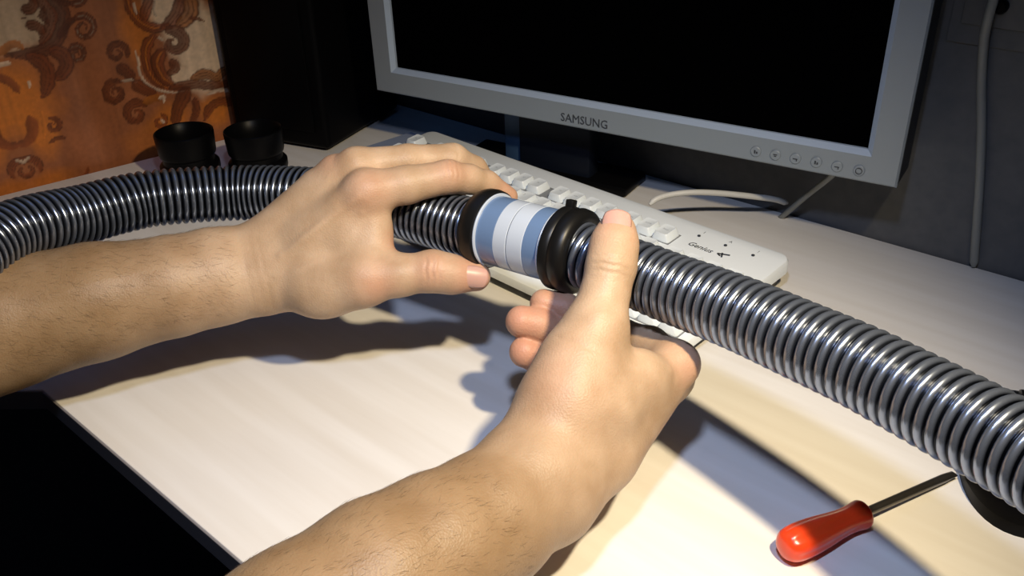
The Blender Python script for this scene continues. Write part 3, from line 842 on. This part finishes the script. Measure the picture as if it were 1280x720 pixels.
# ------------------------------------------------------------------ the ribbed hose, its collars and the joining sleeve
OD = 0.0415
Lp = [(-420, 700, .40), (-330, 610, .42), (-220, 480, .46), (-130, 385, .50), (-60, 335, .545), (0, 297, .580), (50, 280, .605), (100, 269, .630), (150, 256, .650), (200, 247, .665), (300, 241, .685), (380, 243, .678), (440, 250, .663), (502, 262, .647), (553, 276, .630), (586, 284, .6185), (604, 287, .612)]
Rp = [(716, 313.5, .5735), (733, 320, .5675), (760, 331, .558), (801, 345, .5435), (836, 359, .531), (880, 375, .513), (934, 396, .491), (1000, 425, .465), (1070, 456, .439), (1131, 487, .418), (1218, 533, .389), (1320, 590, .357), (1420, 655, .328)]
hose = tag(empty('vacuum_hose', tuple(at(659, 298, .594))), 'silver ribbed vacuum hose joined in the middle by a milky sleeve', 'hose')
org = np.array(hose.location)
def ribbed(pts, pitch, th):
    C, s = catmull([at(*p) for p in pts], pitch / 9)
    seg = 44
    a = np.linspace(0, 2 * np.pi, seg, endpoint=False)
    ph = s[:, None] / pitch + 0 * a[None, :]
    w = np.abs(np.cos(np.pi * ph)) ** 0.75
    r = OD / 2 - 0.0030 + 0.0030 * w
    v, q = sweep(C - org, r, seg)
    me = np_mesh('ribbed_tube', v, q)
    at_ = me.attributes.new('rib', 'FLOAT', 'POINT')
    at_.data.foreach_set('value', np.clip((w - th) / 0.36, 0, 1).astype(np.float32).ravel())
    return meshobj('ribbed_tube', me, M['hose'], hose, True, 0)
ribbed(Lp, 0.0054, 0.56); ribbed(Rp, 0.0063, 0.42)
S1, S2 = at(620, 288, .6065), at(698, 308.5, .5795)
sx_ = S2 - S1; SL = np.linalg.norm(sx_); sx_ = sx_ / SL
SQ = Vector(sx_).to_track_quat('Z', 'Y')
S_M = Matrix.Translation(Vector(S1 - org)) @ SQ.to_matrix().to_4x4()
def turned(name, prof, mat, label=None, seg=64, angle=40, close=True):
    bm = bmesh.new(); lathe(bm, prof, seg, close)
    bmesh.ops.transform(bm, matrix=S_M, verts=bm.verts)
    o = obj(name, bm, mat, hose, True, angle)
    if label: o['label'] = label
    return o
R_ = 0.0233
def band(z0, z1, r): return [(0.018, z0), (r - 0.0004, z0), (r, z0 + 0.0003), (r, z1 - 0.0003), (r - 0.0004, z1), (0.018, z1)]
q1, q2, q3 = SL * 0.29, SL * 0.50, SL * 0.745
turned('sleeve_band', band(0.0, q1, R_), M['sleeve_blue'], 'blue translucent band')
turned('sleeve_band', band(q1, q2 - 0.0003, R_ + 0.0001), M['sleeve_white'], 'white milky band')
turned('sleeve_band', band(q2 + 0.0003, q3, R_ + 0.0001), M['sleeve_white'], 'white milky band')
turned('sleeve_band', band(q3, SL, R_), M['sleeve_blue'], 'blue translucent band')
turned('seam', [(0.018, q2 - 0.0003), (R_ - 0.0004, q2 - 0.0003), (R_ - 0.0004, q2 + 0.0003), (0.018, q2 + 0.0003)], M['seam'], 'fine dark seam')
turned('rim', [(R_ - 0.001, -0.0008), (R_ + 0.0014, -0.0008), (R_ + 0.0018, 0), (R_ + 0.0014, 0.0008), (R_ - 0.001, 0.0008)], M['sleeve_white'], 'pale end rim')
turned('rim', [(R_ - 0.001, SL - 0.0008), (R_ + 0.0014, SL - 0.0008), (R_ + 0.0018, SL), (R_ + 0.0014, SL + 0.0008), (R_ - 0.001, SL + 0.0008)], M['sleeve_white'], 'pale end rim')
turned('collar', [(0.0195, -0.0150), (0.0225, -0.0150), (0.0243, -0.0140), (0.0256, -0.0120), (0.0266, -0.009), (0.0268, -0.005), (0.0262, -0.0015), (0.0245, -0.0009), (0.0195, -0.0009)], M['rubber'], 'black collar left of the sleeve')
turned('collar', [(0.0195, SL + 0.0009), (0.0258, SL + 0.0009), (0.0270, SL + 0.002), (0.0272, SL + 0.0065), (0.0262, SL + 0.0080), (0.0268, SL + 0.0095), (0.0276, SL + 0.0125), (0.0270, SL + 0.0165), (0.0246, SL + 0.0190), (0.0218, SL + 0.0195), (0.0195, SL + 0.0190)], M['rubber'], 'black collar right of the sleeve')
# the small tab stands on the collar's upper edge
up = np.array([0, 0, 1.0]); up = at(717, 262, 0.570) - (S1 + sx_ * (SL + 0.005)); up -= sx_ * (up @ sx_); up /= np.linalg.norm(up)
tc0 = S1 + sx_ * (SL + 0.0045) + up * 0.0285
bm = bmesh.new(); box(bm, (0, 0, 0), (0.0055, 0.0055, 0.0055), 0.0006, 2)
sd_ = np.cross(up, sx_)
Mt = Matrix.Identity(4)
for k in range(3): Mt[k][0], Mt[k][1], Mt[k][2], Mt[k][3] = sx_[k], sd_[k], up[k], (tc0 - org)[k]
bmesh.ops.transform(bm, matrix=Mt, verts=bm.verts); obj('locking_tab', bm, M['rubber'], hose)

# ------------------------------------------------------------------ arms and hands (one smooth blended surface each)
class Field:
    def __init__(s, lo, hi, h):
        s.h, s.lo = h, np.asarray(lo, float)
        s.n = (np.ceil((np.asarray(hi) - s.lo) / h).astype(int) + 1)
        s.ax = [(s.lo[k] + h * np.arange(s.n[k])).astype(np.float32) for k in range(3)]
    def new(s): return np.full(s.n, 0.05, np.float32)
    def cone(s, D, a, b, r1, r2, k, flat=None):
        """smooth union of D with a tapered capsule a-b; flat = (direction, factor) squashes it"""
        a, b = np.asarray(a, float), np.asarray(b, float)
        R = max(r1, r2) + max(k, 0.004) + 0.006
        lo = np.clip(np.floor((np.minimum(a, b) - R - s.lo) / s.h).astype(int), 0, s.n)
        hi = np.clip(np.ceil((np.maximum(a, b) + R - s.lo) / s.h).astype(int) + 1, 0, s.n)
        if (hi <= lo).any(): return
        X = s.ax[0][lo[0]:hi[0], None, None]; Y = s.ax[1][None, lo[1]:hi[1], None]; Z = s.ax[2][None, None, lo[2]:hi[2]]
        d = (b - a); L2 = max(d @ d, 1e-12)
        px, py, pz = X - a[0], Y - a[1], Z - a[2]
        t = np.clip((px * d[0] + py * d[1] + pz * d[2]) / L2, 0, 1)
        qx, qy, qz = px - t * d[0], py - t * d[1], pz - t * d[2]
        l2 = qx * qx + qy * qy + qz * qz
        if flat is not None:
            f, w = flat; c = qx * f[0] + qy * f[1] + qz * f[2]
            l2 = l2 + c * c * (1 / (w * w) - 1)
        g = np.sqrt(l2) - (r1 + (r2 - r1) * t)
        sl = tuple(slice(l, h_) for l, h_ in zip(lo, hi))
        D[sl] = smin(D[sl], g, k)
def smin(a, b, k):
    if k <= 0: return np.minimum(a, b)
    h = np.clip(1 - np.abs(a - b) / k, 0, 1)
    return (np.minimum(a, b) - h * h * k * 0.25).astype(np.float32)

def surface_nets(D, lo, h):
    S = D < 0
    nx, ny, nz = D.shape
    c = np.zeros((nx - 1, ny - 1, nz - 1), np.uint8)
    for dx in (0, 1):
        for dy in (0, 1):
            for dz in (0, 1):
                c += S[dx:nx - 1 + dx, dy:ny - 1 + dy, dz:nz - 1 + dz]
    I = np.argwhere((c > 0) & (c < 8))
    idx = np.full(c.shape, -1, np.int32); idx[I[:, 0], I[:, 1], I[:, 2]] = np.arange(len(I))
    offs = np.array([(x, y, z) for x in (0, 1) for y in (0, 1) for z in (0, 1)])
    val = np.stack([D[I[:, 0] + o[0], I[:, 1] + o[1], I[:, 2] + o[2]] for o in offs], 1)
    acc = np.zeros((len(I), 3)); cnt = np.zeros(len(I))
    for p in range(8):
        for q in range(p + 1, 8):
            if np.abs(offs[p] - offs[q]).sum() != 1: continue
            va, vb = val[:, p], val[:, q]
            m_ = (va < 0) != (vb < 0)
            t = np.where(m_, va / np.where(m_, va - vb, 1), 0)
            acc += np.where(m_[:, None], offs[p] + t[:, None] * (offs[q] - offs[p]), 0); cnt += m_
    V = lo + h * (I + acc / cnt[:, None])
    Q = []
    for ax in range(3):
        sl0 = [slice(None)] * 3; sl1 = [slice(None)] * 3
        sl0[ax] = slice(0, -1); sl1[ax] = slice(1, None)
        A, B = S[tuple(sl0)], S[tuple(sl1)]
        E = np.argwhere(A != B)
        u, v = (ax + 1) % 3, (ax + 2) % 3
        ok = (E[:, u] > 0) & (E[:, v] > 0) & (E[:, u] < D.shape[u] - 1) & (E[:, v] < D.shape[v] - 1)
        E = E[ok]; ins = A[E[:, 0], E[:, 1], E[:, 2]]
        def cell(du, dv):
            e_ = E.copy(); e_[:, u] += du; e_[:, v] += dv
            return idx[e_[:, 0], e_[:, 1], e_[:, 2]]
        q = np.stack([cell(-1, -1), cell(0, -1), cell(0, 0), cell(-1, 0)], 1)
        q[~ins] = q[~ins][:, ::-1]
        Q.append(q)
    return V, np.concatenate(Q)

def relax(V, Q, it, lam=0.5):
    n = len(V)
    e = np.concatenate([Q[:, [0, 1]], Q[:, [1, 2]], Q[:, [2, 3]], Q[:, [3, 0]]])
    deg = np.bincount(e[:, 0], minlength=n) + np.bincount(e[:, 1], minlength=n)
    for k in range(it):
        f = lam if k % 2 == 0 else -lam * 1.02
        acc = np.zeros_like(V)
        for c in range(3):
            acc[:, c] = np.bincount(e[:, 0], V[e[:, 1], c], n) + np.bincount(e[:, 1], V[e[:, 0], c], n)
        V = V + f * (acc / deg[:, None] - V)
    return V

def vnormals(V, Q):
    a, b, c, d = (V[Q[:, k]] for k in range(4))
    fn = np.cross(c - a, d - b)
    N = np.zeros_like(V)
    for k in range(4):
        for c_ in range(3):
            N[:, c_] += np.bincount(Q[:, k], fn[:, c_], len(V))
    return N / np.maximum(np.linalg.norm(N, axis=1), 1e-12)[:, None]

def build_arm(parent, palm, fingers, thumb, creases, reds, bulges, kf, kt, veins, wrist, elbow):
    P = np.concatenate([[a, b] for a, b, *_ in palm] + [np.array([p for p, r in f]) for f in fingers] + [np.array([p for p, r in thumb])])
    fld = Field(P.min(0) - 0.058, P.max(0) + 0.058, 0.00115)
    D = fld.new()
    for c in palm:
        fld.cone(D, c[0], c[1], c[2], c[3], c[4], c[5] if len(c) > 5 else None)
    Fm = fld.new()
    for f in fingers:
        G = fld.new()
        for (p0, r0), (p1, r1) in zip(f, f[1:]):
            fld.cone(G, p0, p1, r0, r1, 0.0035)
        Fm = smin(Fm, G, 0.0012)
    D = smin(D, Fm, kf)
    G = fld.new()
    for (p0, r0), (p1, r1) in zip(thumb, thumb[1:]):
        fld.cone(G, p0, p1, r0, r1, 0.006)
    D = smin(D, G, kt)
    V, Q = surface_nets(D, fld.lo, fld.h)
    V = relax(V, Q, 8)
    N = vnormals(V, Q)
    dis = np.zeros(len(V))
    for p, axis, rad, sig, amp in creases:
        axis = np.asarray(axis) / np.linalg.norm(axis)
        d = V - p; s_ = d @ axis; rr = np.linalg.norm(d, axis=1)
        wob = 0.0004 * np.sin(rr * 900 + s_ * 300)
        dis += amp * np.exp(-((s_ + wob) / sig) ** 2) * np.clip((rad - rr) / (rad * 0.35), 0, 1)
    for p, rad, amp in bulges:
        rr = np.linalg.norm(V - p, axis=1); dis += amp * np.exp(-(rr / rad) ** 2)
    for pts, rad, amp in veins:
        C, _ = catmull(pts, 0.002)
        best = np.full(len(V), 1.0)
        for c in C: best = np.minimum(best, np.linalg.norm(V - c, axis=1))
        dis += amp * np.exp(-(best / rad) ** 2)
    V = V + N * dis[:, None]
    red = np.zeros(len(V))
    for p, rad, amt in reds:
        red = np.maximum(red, amt * np.exp(-(np.linalg.norm(V - p, axis=1) / rad) ** 2))
    me = np_mesh('arm', V - np.array(parent.location), Q)
    if len(me.vertices) == len(V):
        a_ = me.attributes.new('redness', 'FLOAT', 'POINT'); a_.data.foreach_set('value', red.astype(np.float32))
        dl = elbow - wrist; tt = ((V - wrist) @ dl) / (dl @ dl)
        tq = np.clip((tt + 0.12) / 0.75, 0, 1); tq = tq * tq * (3 - 2 * tq)  # darkens the forearm towards the elbow, part tan, part painted shading
        b_ = me.attributes.new('tan', 'FLOAT', 'POINT'); b_.data.foreach_set('value', tq.astype(np.float32))
    o = meshobj('arm', me, M['skin'], parent, True, 0)
    return o, V, vnormals(V, Q)

def nail(parent, org_, base, tip_, out, w, r, lift):
    """curved plate; base -> tip along the finger, out = away from the finger"""
    base, tip_ = np.asarray(base), np.asarray(tip_)
    ax_ = tip_ - base; L = np.linalg.norm(ax_); ax_ = ax_ / L
    out = np.asarray(out) - ax_ * (np.asarray(out) @ ax_); out = out / np.linalg.norm(out)
    sd = np.cross(ax_, out)
    nu_, nv_ = 15, 13
    V, Q = [], []
    for j in range(nv_):
        v = -1 + 2 * j / (nv_ - 1)
        for i_ in range(nu_):
            u = -1 + 2 * i_ / (nu_ - 1)
            # square to rounded oblong
            x = u * math.sqrt(1 - 0.36 * v * v) ; y = v * math.sqrt(1 - 0.36 * u * u)
            an = x * w / 2 / r
            p = base + ax_ * (L * (0.5 + 0.5 * y)) + sd * (r * math.sin(an)) + out * (r * (math.cos(an) - 1) + lift - 0.0009 * max(0, y) ** 2 * 1.0)
            V.append(p - org_)
    for j in range(nv_ - 1):
        for i_ in range(nu_ - 1):
            a0 = j * nu_ + i_; Q.append((a0, a0 + 1, a0 + nu_ + 1, a0 + nu_))
    me = np_mesh('fingernail', V, Q)
    o = meshobj('fingernail', me, M['nail'], parent, True, 0)
    s_ = o.modifiers.new('thickness', 'SOLIDIFY'); s_.thickness = 0.0006; s_.offset = -1
    return o

def arm_hair(parent, org_, V, N, mask, count, along, length, view):
    idx_ = np.where(mask)[0]
    pick = RNG.choice(idx_, min(count, len(idx_)), replace=False)
    VV, QQ = [], []
    for q in pick:
        p, n_ = V[q], N[q]
        d = along + 0.45 * RNG.normal(0, 1, 3); d = d - n_ * (d @ n_); d = d / np.linalg.norm(d)
        L = length * RNG.uniform(0.5, 1.15)
        side = np.cross(n_, d)
        k0 = len(VV)
        for t, w in ((0, 1.0), (0.35, 0.85), (0.7, 0.55), (1.0, 0.1)):
            c = p + d * (L * t) + n_ * (L * (0.30 * t - 0.16 * t * t) - 0.0002)
            for an in (0, 2.094, 4.189):
                VV.append(c + (side * math.cos(an) + n_ * math.sin(an)) * 0.000042 * w - org_)
        for s_ in range(3):
            for e_ in range(3):
                a0 = k0 + s_ * 3; QQ.append((a0 + e_, a0 + (e_ + 1) % 3, a0 + 3 + (e_ + 1) % 3, a0 + 3 + e_))
    o = meshobj('arm_hair', np_mesh('arm_hair', VV, QQ), M['hair'], parent, True, 0)
    o['kind'] = 'stuff'; o['label'] = 'short dark forearm hair'

person = tag(empty('person', (-0.03, 0.05, 0.0)), 'person reaching in with two bare forearms, joining the hose with both hands', 'person')
PO = np.array(person.location)

# ---- the arm that comes in from the left
def T(*a): return at(*a)
W_ = T(316, 336, .628)
mI, mM, mR, mL = T(457, 240, .603), T(446, 208, .618), T(420, 217, .626), T(398, 236, .630)
palm = []
arm_pts = [((-260, 492, .535), .046), ((-120, 448, .565), .0455), ((0, 405, .590), .043), ((120, 377, .604), .0385), ((220, 357, .616), .0335), ((280, 345, .624), .0295)]
for (p, r), (p2, r2) in zip(arm_pts, arm_pts[1:]):
    palm.append((T(*p), T(*p2), r, r2, 0.006))
w1, w2 = T(322, 316, .629), T(322, 352, .627)
palm += [(T(280, 345, .624), W_, .0290, .0255, .010), (T(270, 332, .624), w1, .024, .0170, .012), (T(270, 360, .622), w2, .022, .0180, .012)]
palm += [(w2, mI, .0180, .0135, .012), (W_, mM, .0190, .0118, .010), (w1, mR, .0165, .0112, .010), (w1, mL, .0165, .0112, .010)]
palm += [(T(345, 352, .622), T(408, 360, .612), .0190, .0185, .014), (T(400, 350, .615), T(455, 345, .604), .0185, .0165, .012), (T(400, 300, .618), T(450, 290, .612), .017, .0150, .012), (T(440, 300, .610), T(464, 322, .607), .013, .012, .010), (T(464, 248, .607), T(470, 288, .608), .0135, .0085, .010), (T(470, 288, .608), T(471, 322, .606), .0085, .0095, .010)]
idx_f = [(mI, .0138), (T(508, 231, .607), .0125), (T(560, 221, .612), .0110), (T(586, 224, .620), .0098), (T(608, 230, .629), .0090), (T(634, 246, .639), .0075)]
mid_f = [(mM, .0122), (T(510, 201, .626), .0110), (T(566, 199, .636), .0106), (T(592, 212, .651), .0094), (T(616, 240, .668), .0080)]
rin_f = [(mR, .0114), (T(470, 206, .640), .0104), (T(520, 207, .660), .0100), (T(550, 222, .680), .009), (T(570, 245, .690), .0078)]
lit_f = [(mL, .0108), (T(430, 212, .645), .0092), (T(458, 210, .667), .0088), (T(485, 222, .685), .008), (T(500, 242, .695), .007)]
thb = [(T(400, 360, .612), .0185), (T(452, 351, .603), .0165), (T(500, 344, .602), .0132), (T(541, 339, .603), .0131), (T(565, 343, .605), .0121), (T(594, 345, .608), .0103)]
cre = []
pip = T(568, 221, .612); dI = T(586, 224, .620) - T(540, 224, .611)
for s_, am in ((-0.004, -.00045), (0.0, -.0006), (0.0035, -.0004)):
    cre.append((T(566, 209, .603) + dI / np.linalg.norm(dI) * s_, dI, .011, .0009, am))
pm = T(570, 188, .628); dM = T(592, 206, .65) - T(545, 200, .631)
cre.append((pm, dM, .009, .0010, -.0004))
dT = T(565, 343, .605) - T(510, 343, .602); tI = T(541, 338, .590); dTn = dT / np.linalg.norm(dT)
for s_, am in ((-0.0042, -.0006), (0.0, -.0008), (0.0040, -.0006)):
    cre.append((tI + dTn * s_, dT, .0105, .0008, am))
wd = T(316, 336, .628) - T(220, 357, .616)
for px_, am in ((331, -.00022), (320, -.00014), (308, -.00018)):
    cre.append((T(px_, 340, .602), wd, .03, .0009, am))
bul = [(T(462, 233, .592), .011, .0006), (T(440, 197, .610), .009, .0007), (T(416, 205, .618), .008, .0008), (T(470, 352, .590), .012, .0008), (T(562, 208, .603), .009, .0003), (T(541, 331, .592), .010, .0008), (T(318, 372, .612), .014, .0018)]
rds = [(T(462, 235, .592), .017, .28), (T(418, 205, .618), .012, .3), (T(565, 210, .603), .014, .3), (T(590, 345, .602), .016, .5), (T(541, 338, .592), .013, .35), (T(482, 308, .610), .010, .7), (T(630, 240, .637), .014, .45), (T(470, 355, .590), .014, .35)]
vns = [([T(350, 318, .60), T(400, 283, .595), T(448, 246, .590)], .0030, .0010), ([T(345, 345, .60), T(385, 330, .594), T(430, 300, .592), T(452, 268, .592)], .0022, .0007), ([T(60, 372, .56), T(160, 345, .58), T(260, 322, .60), T(310, 312, .607)], .0028, .0007), ([T(345, 330, .606), T(380, 300, .598), T(420, 262, .596)], .0035, .0009), ([T(345, 310, .61), T(375, 275, .610), T(412, 226, .610)], .003, .0008), ([T(300, 330, .605), T(340, 345, .606), T(400, 330, .600)], .003, .0006)]
armL, VL, NL = build_arm(person, palm, [idx_f, mid_f, rin_f, lit_f], thb, cre, rds, bul, 0.006, 0.009, vns, T(300, 340, .626), T(0, 405, .590))
viewd = (CAM - T(590, 345, .605)); viewd /= np.linalg.norm(viewd)
nail(armL, PO, T(572, 342, .6050), T(608, 347, .6085), viewd + 0.10 * (-UP) + 0.10 * RT, .0165, .0100, .0112)
ax_arm = T(120, 377, .604) - T(0, 405, .59); ax_arm /= np.linalg.norm(ax_arm)
sL = (VL - T(0, 405, .59)) @ ax_arm
arm_hair(armL, PO, VL, NL, (sL < 0.15) & (NL[:, 2] > -0.3) & ((NL @ -FW) > -0.2), 2200, ax_arm + np.array([0.1, -0.2, -0.5]), .0075, None)

# ---- the arm that comes in from below
palm = []
arm_pts = [((250, 900, .380), .0450), ((380, 806, .401), .0432), ((480, 732, .422), .0404), ((548, 690, .438), .0374), ((612, 648, .456), .0334), ((672, 603, .476), .0295)]
for (p, r), (p2, r2) in zip(arm_pts, arm_pts[1:]):
    palm.append((T(*p), T(*p2), r, r2, 0.006))
Wr = T(718, 560, .494)
wA, wB = T(700, 548, .490), T(744, 566, .500)
nI, nM, nR, nL = T(843, 455, .528), T(838, 472, .545), T(824, 490, .560), T(800, 508, .572)
palm += [(T(672, 603, .476), Wr, .0300, .0255, .010), (T(660, 590, .473), wA, .0240, .0195, .012), (T(690, 622, .480), wB, .0225, .0195, .012)]
palm += [(wB, nI, .0200, .0135, .012), (T(750, 560, .508), nM, .0190, .0130, .012), (T(740, 560, .515), nR, .0190, .0120, .012), (T(725, 555, .52), nL, .0190, .0120, .012)]
palm += [(wA, T(716, 500, .488), .0208, .0215, .016), (T(710, 505, .495), T(722, 452, .500), .0220, .0180, .016), (T(716, 495, .488), T(748, 415, .496), .0205, .0150, .014), (T(672, 590, .477), T(704, 520, .492), .0225, .0220, .016), (T(760, 500, .495), T(800, 470, .505), .0190, .0150, .014)]
f1 = [(nI, .0128), (T(812, 432, .552), .0115), (T(778, 420, .570), .0105), (T(735, 400, .574), .0098), (T(704, 385, .574), .0097), (T(680, 379, .573), .0090)]
f2 = [(nM, .0130), (T(795, 450, .567), .0115), (T(752, 436, .578), .0108), (T(705, 418, .574), .0108), (T(674, 406, .568), .0107), (T(652, 402, .565), .0101)]
f3 = [(nR, .0120), (T(785, 476, .575), .0108), (T(745, 466, .586), .0102), (T(700, 458, .578), .0103), (T(676, 447, .570), .0101), (T(656, 440, .566), .0098)]
f4 = [(nL, .0112), (T(772, 498, .585), .0098), (T(745, 490, .592), .0092), (T(722, 478, .588), .0088), (T(706, 470, .583), .0080)]
thb = [(T(712, 505, .490), .0205), (T(724, 455, .495), .0190), (T(745, 404, .500), .0148), (T(756, 368, .502), .0127), (T(764, 332, .505), .0131), (T(768, 305, .510), .0125), (T(771, 288, .514), .0104)]
cre = []
dR = T(768, 305, .51) - T(756, 368, .502)
dRn = dR / np.linalg.norm(dR); tR = T(764, 330, .490)
for s_, am in ((-0.0040, -.0004), (0.0, -.0005), (0.0042, -.0004)):
    cre.append((tR + dRn * s_, dR, .012, .0008, am))
cre.append((T(722, 432, .480), T(745, 404, .5) - T(700, 505, .49), .018, .0012, -.0003))
bul = [(T(862, 452, .52), .010, .0012), (T(743, 402, .486), .013, .0010), (T(764, 330, .492), .010, .0006)]
rds = [(T(690, 384, .560), .022, .55), (T(655, 398, .557), .024, .6), (T(655, 436, .557), .022, .6), (T(771, 285, .505), .013, .35), (T(690, 470, .470), .022, .18), (T(858, 455, .52), .014, .4)]
vns = [([T(560, 640, .415), T(620, 605, .438), T(690, 570, .458), T(730, 520, .470)], .0028, .0008), ([T(745, 560, .475), T(790, 505, .487), T(835, 465, .505)], .0028, .0009), ([T(690, 610, .455), T(735, 560, .472), T(800, 500, .492)], .003, .0007)]
armR, VR, NR = build_arm(person, palm, [f1, f2, f3, f4], thb, cre, rds, bul, 0.006, 0.010, vns, T(700, 580, .490), T(480, 732, .422))
viewd = (CAM - T(770, 290, .51)); viewd /= np.linalg.norm(viewd)
nail(armR, PO, T(768.5, 306, .5100), T(772, 274, .5165), viewd + 0.30 * UP, .0185, .0118, .0126)
ax_arm = T(612, 648, .456) - T(480, 732, .422); ax_arm /= np.linalg.norm(ax_arm)
sR = (VR - T(480, 732, .422)) @ ax_arm
arm_hair(armR, PO, VR, NR, (sR < 0.06) & ((NR @ -FW) > -0.2), 2200, ax_arm + np.array([0.2, 0.0, -0.3]), .0058, None)
